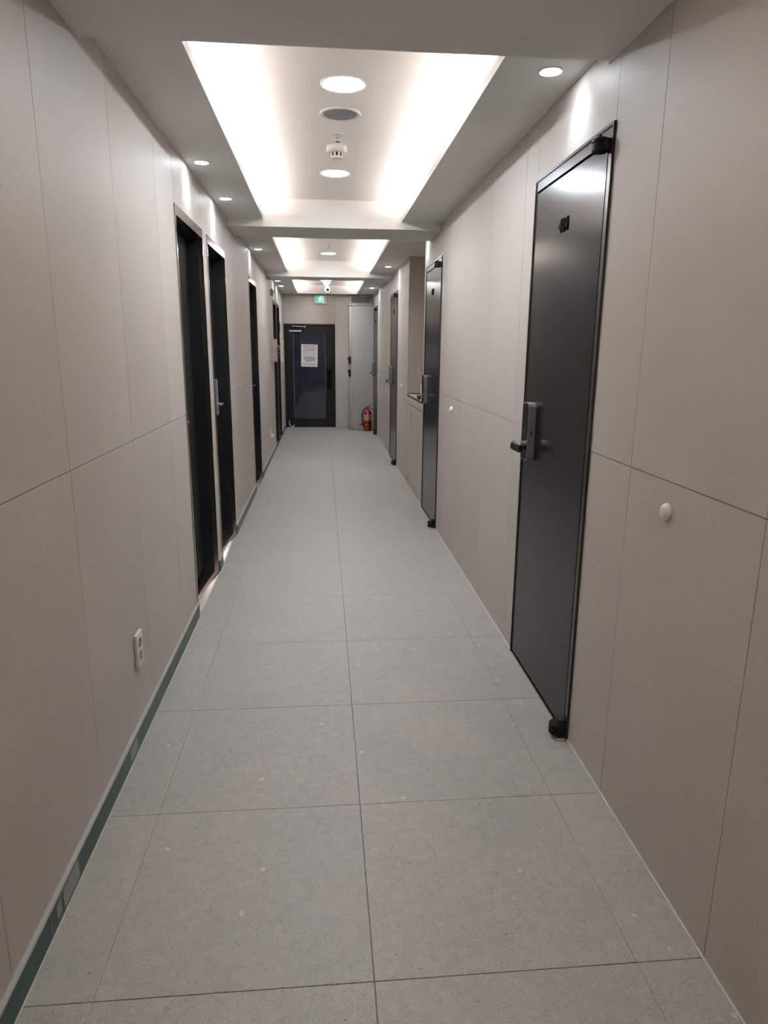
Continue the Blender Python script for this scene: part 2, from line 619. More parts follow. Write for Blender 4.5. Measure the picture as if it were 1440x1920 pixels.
# slim pale moulding along both wall tops
for i, (x, s) in enumerate(((LW, 1), (RW, -1))):
    mb = MB()
    for ya, yb in sections[1:]:
        if s < 0 and ya < ALCOVE[0] < yb:
            rng = [(ya, ALCOVE[0]), (ALCOVE[1], yb)]
        else:
            rng = [(ya, yb)]
        for a, b in rng:
            mb.box(min(x, x + s * 0.006), max(x, x + s * 0.006), a, b, ZS - 0.006, ZS)
    for ya, yb in BEAMS[:1]:
        mb.box(min(x, x + s * 0.006), max(x, x + s * 0.006), Y0 + 0.02, yb, ZB - 0.006, ZB)
    o = mb.build('trim_%d' % (i + 1), 'ceil')
    tag(o, ('slim pale moulding along the top of the left wall', 'slim pale moulding along the top of the right wall')[i], 'moulding', kind='structure')

# pale caulk line along the foot of the right wall
mb = MB()
y = Y0
for a, b in sorted(R_DOORS) :
    mb.box(RW - 0.005, RW - 0.0002, y, a, 0.0002, 0.004)
    y = b
mb.box(RW - 0.005, RW - 0.0002, y, 11.64, 0.0002, 0.004)
o = mb.build('trim_3', 'caulk')
tag(o, 'thin pale sealant bead where the right wall meets the floor', 'sealant', kind='structure')

# ---------------------------------------------------------------- left baseboard
BBX = LW + 0.012
baseboard = empty('baseboard_left', (LW, 0, 0))
tag(baseboard, 'low baseboard in dark green film with a pale top edge along the left wall', 'baseboard', kind='structure')
segs = []
y = Y0
for a, b in L_DOORS:
    segs.append((y, a))
    y = b
segs.append((y, Y1))
for a, b in segs:
    if b - a < 0.02:
        continue
    body = MB().box(0.0, 0.0112, a, b, 0.004, 0.0715).build('board', 'green', baseboard)
    MB().box(0.0, 0.0125, a, b, 0.072, 0.080, 0.001, 1).build('top_edge', 'alu', baseboard)
    MB().box(0.0, 0.0135, a, b, 0.0003, 0.0038).build('bottom_bead', 'caulk', baseboard)
for ya, yb, za, zb in ((1.455, 1.56, 0.014, 0.066), (1.412, 1.44, 0.022, 0.058), (2.055, 2.14, 0.018, 0.062), (1.375, 1.378, 0.004, 0.0715)):
    MB().box(0.0113, 0.0118, ya, yb, za, zb).build('bare_patch', 'patch', baseboard)

# ---------------------------------------------------------------- right flush doors
def right_door(idx, ya, yb, number, label):
    W = yb - ya
    root = empty('door_%d' % idx, (RW, ya, 0.0))
    tag(root, label, 'door', kind='structure')
    fr = MB()
    fs, ft = 0.030, 0.040
    fr.box(-0.004, 0.10, 0.0, fs, 0.0, R_TOP)
    fr.box(-0.004, 0.10, W - fs * 0.6, W, 0.0, R_TOP)
    fr.box(-0.004, 0.10, fs, W - fs * 0.6, R_TOP - ft, R_TOP)
    frame = fr.build('door_frame', 'door_frame', root)
    e = MB()
    e.box(-0.008, 0.0, -0.003, 0.006, 0.0, R_TOP + 0.003)
    e.box(-0.008, 0.0, W - 0.006, W + 0.003, 0.0, R_TOP + 0.003)
    e.box(-0.008, 0.0, 0.006, W - 0.006, R_TOP - 0.006, R_TOP + 0.003)
    e.build('edge_bead', 'door_frame', frame)
    MB().box(0.012, 0.10, fs, W - fs * 0.6, 0.0, R_TOP - ft).build('gasket', 'gap', root)
    leaf = MB().box(-0.004, 0.06, fs + 0.006, W - fs * 0.6 - 0.005, 0.016, R_TOP - ft - 0.008, 0.0015, 1).build('door_leaf', 'door', root)
    MB().box(-0.006, 0.02, fs, W - fs * 0.6, 0.0, 0.009).build('threshold', 'steel_dull', root)
    # room number
    text_mesh(number, 0.064, 0.004, 'room_number', 'gap', leaf, lambda u, v, d: Vector((-0.0062 + -d, W / 2 + 0.015 - u * 0.95, 1.782 + v)))
    # digital lock: grey body, black touch face, lever
    yl = W - 0.168
    lock = MB().prism(rrect(0, 0.085, 0.915, 1.148, 0.02), lambda u, v, d: Vector((d, yl + u, v)), -0.033, -0.0042).build('lock_body', 'lockside', root)
    MB().prism(rrect(0.004, 0.081, 0.919, 1.144, 0.018), lambda u, v, d: Vector((d, yl + u, v)), -0.0355, -0.0332).build('touch_face', 'black_gloss', lock)
    cb = MB()
    pts = [Vector((-0.0335, yl + u, v)) for u, v in rrect(0.0005, 0.0845, 0.9155, 1.1475, 0.02)]
    cb.tube(pts + [pts[0]], 0.0016, 6)
    cb.build('chrome_edge', 'chrome', lock)
    mk = MB()
    for du, dv in ((0.034, 1.035), (0.05, 1.035), (0.042, 1.022)):
        mk.cyl((-0.0363, yl + du, dv), 'X', 0.0026, 0.0008, 8)
    mk.build('indicator', 'chrome', lock)
    MB().box(-0.0225, -0.0175, yl - 0.0012, yl + 0.001, 1.02, 1.035).build('battery_slot', 'black', lock)
    lv = MB()
    lv.cyl((-0.058, yl + 0.022, 0.985), 'X', 0.011, 0.022, 16)
    lv.box(-0.066, -0.052, yl + 0.004, yl + 0.120, 0.974, 0.984, 0.002, 2)
    lever = lv.build('lever', 'chrome', lock)
    MB().prism(rrect(0.0, 0.122, 0.950, 0.977, 0.006), lambda u, v, d: Vector((d, yl + u, v)), -0.0685, -0.054).build('lever_face', 'black', lock)
    # pivot hinges at the near corners
    h = MB()
    h.lathe([(0, 0), (0.020, 0), (0.024, 0.004), (0.024, 0.020), (0.019, 0.022), (0.019, 0.026), (0.024, 0.028), (0.024, 0.036), (0.02, 0.040), (0, 0.040)], (-0.03, 0.035, 1.925), 'Z', 20)
    h.cyl((-0.03, 0.040, 1.964), 'Z', 0.005, 0.012, 10)
    h.box(-0.03, -0.0042, 0.012, 0.040, 1.928, 1.962, 0.003, 2)
    h.build('top_pivot', 'rubber', root)
    h = MB()
    h.lathe([(0, 0.0), (0.022, 0.0), (0.026, 0.005), (0.026, 0.018), (0.021, 0.021), (0.021, 0.025), (0.026, 0.028), (0.026, 0.04), (0.018, 0.048), (0, 0.049)], (-0.034, 0.030, 0.012), 'Z', 20)
    h.box(-0.034, -0.0042, 0.004, 0.036, 0.006, 0.075, 0.004, 2)
    h.build('bottom_pivot', 'rubber', root)
    MB().box(-0.045, -0.006, -0.004, 0.035, 0.0003, 0.006, 0.002, 1).build('pivot_plate', 'alu', root)
    return root

right_labels = ['dark bronze steel door numbered 404, nearest on the right wall',
                'dark bronze steel door on the right wall just before the niche with the counter',
                'dark bronze steel door on the right wall just beyond the niche with the counter',
                'dark bronze steel door beside the red fire extinguisher, farthest on the right wall']
for i, ((a, b), num) in enumerate(zip(R_DOORS, ('404', '403', '402', '401'))):
    right_door(i + 1, a, b, num, right_labels[i])

# ---------------------------------------------------------------- left recessed doors
def left_door(idx, ya, yb, label, hw):
    W = yb - ya
    root = empty('door_%d' % idx, (LW, ya, 0.0))
    tag(root, label, 'door', kind='structure')
    dp = 0.086
    ft, fs = 0.046, 0.013
    c = MB()
    c.box(-0.02, 0.005, 0.0, fs, 0.0, L_TOP)
    c.box(-0.02, 0.005, W - fs, W, 0.0, L_TOP)
    c.build('side_casing', 'steel', root)
    MB().box(-0.02, 0.005, fs, W - fs, L_TOP - ft, L_TOP).build('head_casing', 'steel_dull', root)
    r = MB()
    r.box(-0.139, -0.0201, 0.0, fs, 0.0, L_TOP)
    r.box(-0.139, -0.0201, W - fs, W, 0.0, L_TOP)
    r.box(-0.139, -0.0201, fs, W - fs, L_TOP - ft, L_TOP)
    r.build('reveal', 'reveal', root)
    leaf = MB().box(-0.139, -dp, fs + 0.002, W - fs - 0.002, 0.040, L_TOP - ft - 0.003).build('door_leaf', 'leaf_dark', root)
    s = MB()
    s.prism([(-0.139, 0.0), (-0.139, 0.038), (-dp, 0.038), (0.004, 0.003), (0.006, 0.002), (0.006, 0.0)],
            lambda u, v, d: Vector((u, d, v)), fs, W - fs)
    s.build('sill', 'sill', root)
    if hw == 'lock':
        yl = fs + 0.05
        lk = MB().prism(rrect(0, 0.075, 0.945, 1.165, 0.018), lambda u, v, d: Vector((d, yl + u, v)), -dp + 0.001, -dp + 0.092).build('lock_body', 'lockside', root)
        lv = MB()
        lv.cyl((-dp + 0.092, yl + 0.04, 1.012), 'X', 0.010, 0.02, 14)
        lv.box(-dp + 0.103, -dp + 0.113, yl + 0.03, yl + 0.19, 1.004, 1.018, 0.003, 2)
        lv.build('lever', 'chrome', lk)
    else:
        yl = fs + 0.07 if hw == 'near' else W - 0.16
        p = MB().cyl((-dp + 0.0005, yl, 0.985), 'X', 0.026, 0.007, 20).build('handle_rose', 'steel', root)
        lv = MB()
        lv.tube([(-dp + 0.007, yl, 0.985), (-dp + 0.05, yl, 0.985), (-dp + 0.055, yl + 0.012, 0.985), (-dp + 0.055, yl + 0.11, 0.985)], 0.008, 10)
        lv.build('lever', 'chrome', root)
    return root

left_labels = ['dark recessed door in a steel casing, nearest on the left wall',
               'dark recessed door with a grey digital lock, second on the left wall',
               'dark recessed door standing alone halfway down the left wall',
               'dark recessed door behind the beige wall box on the left wall',
               'dark recessed door farthest down the left wall']
for i, ((a, b), hw) in enumerate(zip(L_DOORS, ('near', 'lock', 'far', 'far', 'far'))):
    left_door(5 + i, a, b, left_labels[i], hw)

# ---------------------------------------------------------------- end door
YE = Y1
d = empty('door_10', (ED[0], YE, 0.0))
tag(d, 'black framed glass door with a white notice at the far end of the corridor', 'door', kind='structure')
EW, EH = ED[1] - ED[0], ED[2]
mb = MB()
mb.box(0, 0.035, -0.015, 0.009, 0, EH).box(EW - 0.03, EW, -0.015, 0.009, 0, EH).box(0.035, EW - 0.03, -0.015, 0.009, EH - 0.03, EH)
mb.build('door_frame', 'glass_frame', d)
mb = MB()
gx0, gx1, gz0, gz1 = 0.145, 0.695, 0.165, 1.60
mb.box(0.038, gx0, -0.03, 0.005, 0.008, EH - 0.034).box(gx1, EW - 0.033, -0.03, 0.005, 0.008, EH - 0.034)
mb.box(gx0, gx1, -0.03, 0.005, 0.008, gz0).box(gx0, gx1, -0.03, 0.005, gz1, EH - 0.034)
leaf = mb.build('door_leaf', 'glass_frame', d)
MB().box(gx0, gx1, -0.018, 0.0, gz0, gz1).build('glass_pane', 'glass', d)
b = MB()
b.box(gx0 + 0.001, gx0 + 0.008, -0.0215, -0.0183, gz0, gz1).box(gx1 - 0.008, gx1 - 0.001, -0.0215, -0.0183, gz0, gz1)
b.build('glazing_bead', 'lockgrey', leaf)
MB().box(0.0, EW, -0.035, -0.031, 0.0005, 0.012).build('sill_strip', 'alu', d)
# closer: body and arm
mb = MB().box(0.095, 0.285, -0.065, -0.031, 1.622, 1.648, 0.003, 2)
mb.box(0.090, 0.100, -0.068, -0.030, 1.612, 1.658, 0.002, 1).box(0.280, 0.290, -0.068, -0.030, 1.612, 1.658, 0.002, 1)
cl = mb.build('door_closer', 'alu', d)
mb = MB().tube([(0.15, -0.055, 1.716), (0.355, -0.058, 1.708)], 0.0055, 8)
mb.box(0.347, 0.362, -0.066, -0.0155, 1.69, 1.726, 0.002, 1).box(0.143, 0.155, -0.064, -0.0155, 1.704, 1.728, 0.002, 1)
mb.build('closer_arm', 'alu', cl)
mb = MB().prism(rrect(0.718, 0.787, 0.685, 1.045, 0.015), lambda u, v, t: Vector((u, t, v)), -0.062, -0.030)
hl = mb.build('door_lock', 'black_gloss', d)
MB().lathe([(0, 0), (0.011, 0), (0.009, -0.006), (0, -0.008)], (0.745, -0.0622, 1.018), 'Y', 16).build('thumb_turn', 'chrome', hl)

# notice on the glass
n = empty('notice_sheet', (ED[0] + 0.42, YE - 0.0225, 1.232))
n.rotation_euler = (0, math.radians(1.2), 0)
tag(n, 'white printed notice sheet taped to the dark glass door', 'notice')
MB().box(-0.140, 0.140, -0.0005, 0.0008, -0.186, 0.186).build('paper', 'paper', n)
def lines(name, m, rows):
    mb = MB()
    for z, h, x0, x1, w, seedv in rows:
        rd = random.Random(seedv)
        x = x0
        while x < x1 - 0.004:
            ww = min(w * rd.uniform(0.6, 1.5), x1 - x)
            mb.box(x, x + ww, -0.00085, -0.00055, z - h / 2, z + h / 2)
            x += ww + w * rd.uniform(0.18, 0.4)
    return mb.build(name, m, n)
lines('red_heading', 'ink_red', [(0.160, 0.012, -0.105, 0.11, 0.022, 1), (0.131, 0.012, -0.10, 0.112, 0.02, 2), (0.104, 0.010, -0.09, 0.10, 0.02, 3), (0.083, 0.009, -0.098, 0.10, 0.024, 4)])
lines('small_print', 'ink_grey', [(0.056, 0.007, -0.112, 0.115, 0.03, 5), (0.037, 0.006, -0.10, 0.11, 0.02, 6), (0.020, 0.006, -0.095, 0.105, 0.02, 7), (0.001, 0.007, -0.092, 0.10, 0.016, 8),
                                  (-0.125, 0.005, -0.115, 0.118, 0.3, 12), (-0.146, 0.012, -0.115, 0.118, 0.03, 13), (-0.170, 0.004, -0.115, 0.118, 0.3, 14)])
lines('bold_print', 'ink', [(-0.030, 0.016, -0.09, 0.098, 0.016, 9), (-0.058, 0.016, -0.095, 0.108, 0.016, 10), (-0.085, 0.016, -0.065, 0.09, 0.016, 11)])

# fold-down stop at the foot of the door
s = empty('door_stop', (ED[0] + 0.09, YE - 0.045, 0.0))
tag(s, 'small beige fold-down stop at the foot of the glass door', 'door stop')
MB().box(-0.045, -0.030, -0.006, 0.012, 0.03, 0.135, 0.003, 2).build('stop_plate', 'beige', s)
MB().tube([(-0.038, -0.004, 0.115), (-0.025, -0.02, 0.06), (0.0, -0.028, 0.025)], [0.008, 0.009, 0.010], 10).build('stop_arm', 'beige', s)
MB().prism([(-0.02, 0.0), (0.05, 0.0), (0.052, 0.055), (0.035, 0.06), (0.028, 0.035), (-0.005, 0.035)], lambda u, v, t: Vector((u, t, v)), -0.045, -0.008).build('stop_foot', 'beige', s)

# ---------------------------------------------------------------- exit sign
e = empty('exit_sign', (-0.126, YE, 2.083))
tag(e, 'green running man exit sign high on the end wall', 'sign')
MB().box(-0.103, 0.103, -0.034, -0.0005, 0.0, 0.142, 0.004, 2).build('sign_case', 'exit_white', e)
MB().box(-0.058, 0.054, -0.0352, -0.0342, 0.012, 0.132).build('green_panel', 'exit_green', e)
mb = MB()
F = lambda u, v, t: Vector((u, t, v))
fig = [
    [(0.003 + 0.011 * math.cos(a * math.pi / 6), 0.112 + 0.011 * math.sin(a * math.pi / 6)) for a in range(12)],
    [(-0.010, 0.098), (0.012, 0.100), (0.004, 0.062), (-0.014, 0.060)],
    [(0.010, 0.098), (0.034, 0.080), (0.028, 0.073), (0.006, 0.086)],
    [(-0.010, 0.098), (-0.034, 0.090), (-0.040, 0.070), (-0.032, 0.068), (-0.027, 0.083), (-0.008, 0.086)],
    [(0.004, 0.064), (0.022, 0.044), (0.018, 0.020), (0.008, 0.020), (0.010, 0.042), (-0.008, 0.060)],
    [(-0.014, 0.062), (-0.024, 0.042), (-0.046, 0.034), (-0.048, 0.025), (-0.018, 0.032), (-0.002, 0.060)],
]
for i, p in enumerate(fig):
    mb.prism(p, F, -0.0358 - 0.00003 * i, -0.0353)
mb.build('running_figure', 'exit_fig', e)
mb = MB()
mb.prism([(0.040, 0.125), (0.050, 0.125), (0.050, 0.016), (0.040, 0.016)], F, -0.0358, -0.0353)
mb.build('doorway_mark', 'exit_fig', e)

# ---------------------------------------------------------------- vent above the grey cabinet
v = empty('air_vent', (0.548, YE, 2.095))
tag(v, 'framed louvred air vent on the end wall above the grey cabinet', 'vent')
mb = MB()
mb.box(-0.172, 0.172, -0.03, -0.0005, 0.112, 0.128).box(-0.172, -0.156, -0.03, -0.0005, 0.0, 0.112).box(0.156, 0.172, -0.03, -0.0005, 0.0, 0.112).box(-0.156, 0.156, -0.03, -0.0005, 0.0, 0.014)
mb.build('vent_frame', 'white_dim', v)
MB().box(-0.156, 0.156, -0.006, -0.0005, 0.014, 0.112).build('vent_back', 'vent', v)
for k in range(7):
    z = 0.020 + 0.0138 * k
    MB().prism([(-0.026, z), (-0.024, z), (-0.008, z + 0.012), (-0.010, z + 0.012)], lambda u, w, t: Vector((t, u, w)), -0.156, 0.156).build('slat', 'vent_slat', v)

# ---------------------------------------------------------------- grey distribution cabinet
CX0 = 0.378
c = empty('electrical_cabinet', (CX0, 11.655, 0.0))
tag(c, 'tall grey metal electrical cabinet standing in the far right corner', 'cabinet')
cw, cd, ch = RW - CX0 - 0.004, Y1 - 11.655 - 0.003, 2.068
MB().box(0.012, cw, 0.0, cd, 0.012, ch - 0.022).build('cabinet_body', 'cab', c)
MB().box(-0.036, cw + 0.002, -0.014, cd, ch - 0.0215, ch, 0.003, 2).build('cabinet_lid', 'cab', c)
MB().box(0.016, cw, 0.004, cd, 0.0005, 0.0118).build('cabinet_plinth', 'vent', c)
for k, (za, zb) in enumerate(((0.02, 1.03), (1.036, ch - 0.03))):
    dr = MB().box(-0.032, 0.0115, 0.006, cd - 0.004, za, zb, 0.003, 2).build('cabinet_door', 'cab', c)
    zc = 0.955 if k == 0 else 1.165
    q = MB().box(-0.044, -0.008, -0.006, 0.11, zc - 0.06, zc + 0.06, 0.003, 2).build('latch_plate', 'black', dr)
    MB().box(-0.060, -0.0442, 0.010, 0.035, zc + 0.015, zc + 0.04, 0.003, 2).build('latch_knob', 'black', dr)
for k in range(3):
    MB().lathe([(0, 0), (0.010, 0), (0.008, -0.006), (0, -0.007)], (-0.0322, 0.03 + 0.085 * k, 1.87), 'X', 14).build('pilot_lamp', 'vent', c)
MB().box(-0.0345, -0.0322, 0.05, 0.075, 1.33, 1.52).build('name_plate', 'vent', c)

# ---------------------------------------------------------------- fire extinguisher
x = empty('fire_extinguisher', (0.645, 11.50, 0.0))
tag(x, 'red fire extinguisher with a yellow label standing by the grey cabinet', 'fire extinguisher')
MB().lathe([(0, 0.008), (0.060, 0.008), (0.066, 0.014), (0.066, 0.275), (0.063, 0.300), (0.052, 0.328), (0.034, 0.346), (0.022, 0.352), (0.018, 0.372), (0, 0.372)], (0, 0, 0), 'Z', 36).build('cylinder_body', 'red', x)
lb = MB()
prof = [math.radians(a) for a in range(205, 336, 10)]
for a0, a1 in zip(prof[:-1], prof[1:]):
    p = [Vector((0.0664 * math.cos(a), 0.0664 * math.sin(a), z)) for a, z in ((a0, 0.180), (a1, 0.180), (a1, 0.276), (a0, 0.276))]
    lb.bm.faces.new([lb.bm.verts.new(q) for q in p])
lab = lb.build('paper_label', 'yellow', x)
tx = MB()
rd = random.Random(3)
for r in range(5):
    a = 215
    while a < 318:
        w = rd.uniform(5, 14)
        z = 0.262 - 0.017 * r
        p = [Vector((0.0668 * math.cos(math.radians(t)), 0.0668 * math.sin(math.radians(t)), zz)) for t, zz in ((a, z - 0.009), (a + w, z - 0.009), (a + w, z), (a, z))]
        tx.bm.faces.new([tx.bm.verts.new(q) for q in p])
        a += w + rd.uniform(3, 9)
tx.build('label_print', 'ink', lab)
MB().lathe([(0.0662, 0.104), (0.0685, 0.105), (0.0685, 0.112), (0.0662, 0.113)], (0, 0, 0), 'Z', 36).build('clamp_band', 'chrome', x)
MB().cyl((0, 0, 0.372), 'Z', 0.014, 0.024, 14).build('valve', 'red_metal', x)
MB().tube([(-0.016, 0, 0.400), (0.01, 0, 0.412), (0.045, 0, 0.436), (0.07, 0, 0.440)], [0.009, 0.008, 0.007, 0.006], 8).build('upper_lever', 'red_metal', x)
MB().tube([(-0.004, 0, 0.384), (0.035, 0, 0.388), (0.068, 0, 0.376), (0.09, 0, 0.358)], 0.0065, 8).build('carry_handle', 'red_metal', x)
hose = [(-0.014, -0.006, 0.384), (-0.045, -0.012, 0.378), (-0.078, -0.016, 0.335), (-0.094, -0.018, 0.265), (-0.092, -0.018, 0.20), (-0.082, -0.018, 0.135)]
MB().tube(hose, 0.0095, 10).build('hose', 'rubber', x)
MB().box(-0.086, -0.060, -0.034, -0.006, 0.075, 0.132, 0.003, 2).build('hose_clip', 'rubber', x)
ring = [(-0.118 + 0.014 * math.cos(t * math.pi / 8), -0.018, 0.110 + 0.016 * math.sin(t * math.pi / 8)) for t in range(17)]
MB().tube(ring, 0.0055, 8).build('nozzle_ring', 'red_metal', x)
MB().tube([(-0.104, -0.018, 0.11), (-0.084, -0.018, 0.11)], 0.006, 8).build('nozzle', 'rubber', x)
MB().box(-0.125, 0.06, -0.055, 0.07, 0.0005, 0.0075, 0.003, 2).build('stand_plate', 'vent', x)

# ---------------------------------------------------------------- niche, cabinet and counter on the right
A0, A1 = ALCOVE
AD = 0.42
niche = MB()
niche.box(RW + AD, RW + AD + 0.05, A0 - 0.05, A1 + 0.05, 0.92, ZS)
niche.box(RW + PT + 0.001, RW + AD, A1 - 0.012, A1 + 0.04, 0.92, SEAM - 0.0025).box(RW + PT + 0.001, RW + AD, A1 - 0.012, A1 + 0.04, SEAM + 0.0025, ZS)
niche.box(RW + PT + 0.001, RW + AD, A1 - 0.008, A1 + 0.04, SEAM - 0.0025, SEAM + 0.0025)
niche.box(RW + PT + 0.001, RW + AD, A0 - 0.05, A0 + 0.008, 0.92, ZS)
o = niche.build('wall_niche', 'wall')
tag(o, 'greige lining of the tall niche above the counter in the right wall', 'wall', kind='structure')
o = MB().box(RW - 0.0, RW + AD + 0.05, A0 - 0.05, A1 + 0.05, ZS, ZS + 0.03).build('trim_4', 'ceil')
tag(o, 'pale ceiling piece closing the top of the niche', 'ceiling', kind='structure')

k = empty('built_in_cabinet', (RW, A0, 0.0))
tag(k, 'greige built-in cabinet under the niche counter', 'cabinet')
AW = A1 - A0
MB().box(0.020, AD - 0.002, 0.010, AW - 0.014, 0.0555, 0.862).build('cabinet_body', 'counter_edge', k)
MB().box(0.0045, AD - 0.01, 0.010, AW - 0.014, 0.001, 0.055).build('plinth', 'cabinet', k)
MB().box(0.0, 0.019, 0.006, AW - 0.012, 0.820, 0.888, 0.001, 1).build('drawer_front', 'cabinet', k)
for a, b in ((0.006, 0.760), (0.772, AW - 0.012)):
    MB().box(0.0, 0.019, a, b, 0.066, 0.811, 0.001, 1).build('cabinet_door', 'cabinet', k)
ct = MB().box(RW + 0.004, RW + AD - 0.002, A0 + 0.010, A1 - 0.014, 0.895, 0.911, 0.001, 1).build('counter_top', 'counter')
tag(ct, 'pale stone counter top inside the niche', 'counter')
MB().box(RW - 0.002, RW + 0.0035, A0 + 0.002, A1 - 0.002, 0.896, 0.909).build('front_edge', 'counter_edge', ct)

rd_ = empty('reed_diffuser', (0.882, 6.74, 0.911))
tag(rd_, 'white reed diffuser bottle with a thin stick standing on the niche counter', 'reed diffuser')
MB().box(-0.021, 0.021, -0.021, 0.021, 0.0, 0.105, 0.003, 2).build('bottle', 'white', rd_)
MB().lathe([(0, 0.105), (0.013, 0.105), (0.013, 0.126), (0.010, 0.130), (0, 0.130)], (0, 0, 0), 'Z', 18).build('neck', 'amber', rd_)
for dx, dy in ((-0.05, 0.02), (0.02, 0.03), (0.035, -0.02)):
    MB().tube([(0, 0, 0.128), (dx * 0.55, dy * 0.55, 0.21), (dx, dy, 0.295)], 0.003, 6).build('reed', 'reed', rd_)

# ---------------------------------------------------------------- round white bumpers on the right wall
bl = ['white round rubber bumper on the near panel of the right wall', 'white round rubber bumper between door 404 and the next door',
      'white round rubber bumper on the wall just beyond the niche', 'white round rubber bumper by the farthest right-hand door']
proto = None
for i, y in enumerate((1.585, 4.517, 7.46, 10.44)):
    if proto is None:
        r = 0.0225
        pr = [(0, -0.016), (0.006, -0.0157), (0.012, -0.0143), (0.017, -0.0115), (0.0205, -0.007), (0.0222, -0.003), (r, 0), (0, 0)]
        proto = MB().lathe(pr, (0, 0, 0), 'X', 28).build('door_bumper', 'bumper')
        o = proto
    else:
        o = proto.copy()
        COL.objects.link(o)
    o.location = (RW - 0.0002, y, 0.964)
    tag(o, bl[i], 'bumper', 'door bumpers on the right wall')

# ---------------------------------------------------------------- sockets on the left wall
def outlet(y, z, label, plug=False):
    r = empty('wall_outlet', (LW, y, z))
    tag(r, label, 'outlet', 'wall outlets on the left wall')
    MB().box(0.0003, 0.011, -0.036, 0.036, -0.06, 0.06, 0.002, 2).build('face_plate', 'white', r)
    for dz in (0.024, -0.024):
        s = MB().lathe([(0, 0.0112), (0.0165, 0.0112), (0.0172, 0.0122), (0.0190, 0.0122), (0.0195, 0.0108)], (0, 0, dz), 'X', 24).build('socket', 'socket', r)
        m2 = MB()
        m2.cyl((0.0113, 0, dz + 0.009), 'X', 0.003, 0.0006, 10).cyl((0.0113, 0, dz - 0.009), 'X', 0.003, 0.0006, 10)
        m2.build('pin_hole', 'black', s)
    return r
outlet(2.262, 0.330, 'white double wall outlet on the near left wall')
outlet(8.50, 0.320, 'white double wall outlet with a small plug far down the left wall')
pl = MB().box(LW + 0.0125, LW + 0.045, 8.475, 8.525, 0.275, 0.315, 0.004, 2).build('plug_adapter', 'white')
tag(pl, 'small white square plug in the far left outlet', 'plug')

# ---------------------------------------------------------------- small devices far down the left wall
b = empty('wall_box', (LW, 9.14, 1.182))
tag(b, 'beige metal wall box between two dark doors on the left wall', 'box')
MB().box(0.0003, 0.055, -0.09, 0.09, 0.0, 0.282, 0.003, 2).build('box_body', 'beige', b)
MB().box(0.0552, 0.066, -0.092, 0.092, 0.168, 0.284, 0.002, 1).build('upper_lid', 'beige', b)
MB().box(0.0552, 0.064, -0.092, 0.092, -0.002, 0.162, 0.002, 1).build('lower_lid', 'beige', b)

a = empty('fire_alarm', (LW, 9.37, 1.19))
tag(a, 'red fire alarm unit behind the beige wall box', 'fire alarm')
MB().box(0.0003, 0.03, -0.055, 0.055, 0.0, 0.225, 0.008, 3).build('alarm_body', 'red_metal', a)
MB().lathe([(0, 0.095), (0.012, 0.094), (0.03, 0.085), (0.042, 0.062), (0.045, 0.0305), (0, 0.0305)], (0, 0, 0.165), 'X', 24).build('alarm_lamp', 'red_metal', a)
MB().lathe([(0, 0.082), (0.008, 0.082), (0.010, 0.070), (0.036, 0.066), (0.046, 0.052), (0.048, 0.0305), (0, 0.0305)], (0, 0, 0.058), 'X', 24).build('call_button', 'red', a)
MB().lathe([(0, 0.088), (0.007, 0.086), (0.009, 0.0825), (0, 0.0825)], (0, 0, 0.105), 'X', 12).build('highlight_dot', 'white', a)  # white dot modelled in place of the highlight on the lower red dome

b = empty('alarm_bell', (LW, 9.27, 2.005))
tag(b, 'small round grey alarm bell high on the left wall', 'bell')
MB().lathe([(0, 0.0003), (0.045, 0.0003), (0.045, 0.02), (0.036, 0.034), (0.012, 0.040), (0, 0.040)], (0, 0, 0.045), 'X', 24).build('bell_dome', 'white_dim', b)
MB().lathe([(0, 0.056), (0.008, 0.054), (0.013, 0.046), (0.013, 0.0402), (0, 0.0402)], (0, 0, 0.058), 'X', 14).build('bell_cap', 'white', b)

t = empty('wall_thermostat', (LW, 11.0, 1.295))
tag(t, 'white thermostat with a small dark screen beside the far left door', 'thermostat')
MB().box(0.0003, 0.042, -0.055, 0.055, 0.0, 0.105, 0.004, 2).build('thermostat_case', 'white', t)
MB().box(0.0422, 0.0432, -0.03, 0.03, 0.03, 0.08).build('screen', 'black_gloss', t)
t = MB().box(LW + 0.0003, LW + 0.050, 10.94, 11.06, 1.415, 1.462, 0.004, 2).build('sensor_box', 'white')
tag(t, 'small white sensor box above the white thermostat', 'sensor')
t = empty('wall_phone', (LW, 11.0, 1.145))
tag(t, 'white wall phone below the white thermostat', 'phone')
MB().box(0.0003, 0.018, -0.04, 0.04, 0.0, 0.135, 0.004, 2).build('phone_base', 'white', t)
MB().tube([(0.034, 0, 0.005), (0.030, 0, 0.03), (0.028, 0, 0.07), (0.030, 0, 0.105), (0.034, 0, 0.128)], [0.013, 0.011, 0.009, 0.011, 0.013], 10).build('handset', 'white_dim', t)
t = empty('wall_sign', (LW, 10.98, 1.60))
tag(t, 'narrow grey sign plate above the sensor box by the end wall', 'sign')
MB().box(0.0003, 0.008, -0.05, 0.05, 0.0, 0.14, 0.002, 1).build('sign_plate', 'lockgrey', t)
MB().box(0.0082, 0.0095, -0.042, 0.042, 0.008, 0.132).build('sign_face', 'vent', t)

# ---------------------------------------------------------------- ceiling lights
def downlight(name, loc, R, r, lensmat, label, group):
    o = empty(name, loc)
    tag(o, label, 'ceiling light', group)
    MB().lathe([(R, -0.0002), (R, -0.003), (R - 0.003, -0.0045), (r + 0.004, -0.003), (r + 0.0005, 0.006), (r + 0.0005, -0.0002)], (0, 0, 0), 'Z', 40).build('trim_ring', 'white', o)
    MB().lathe([(0, -0.0024), (r * 0.9, -0.0022), (r, -0.001), (r, -0.0002), (0, -0.0002)], (0, 0, 0), 'Z', 36).build('lens', lensmat, o)
    return o

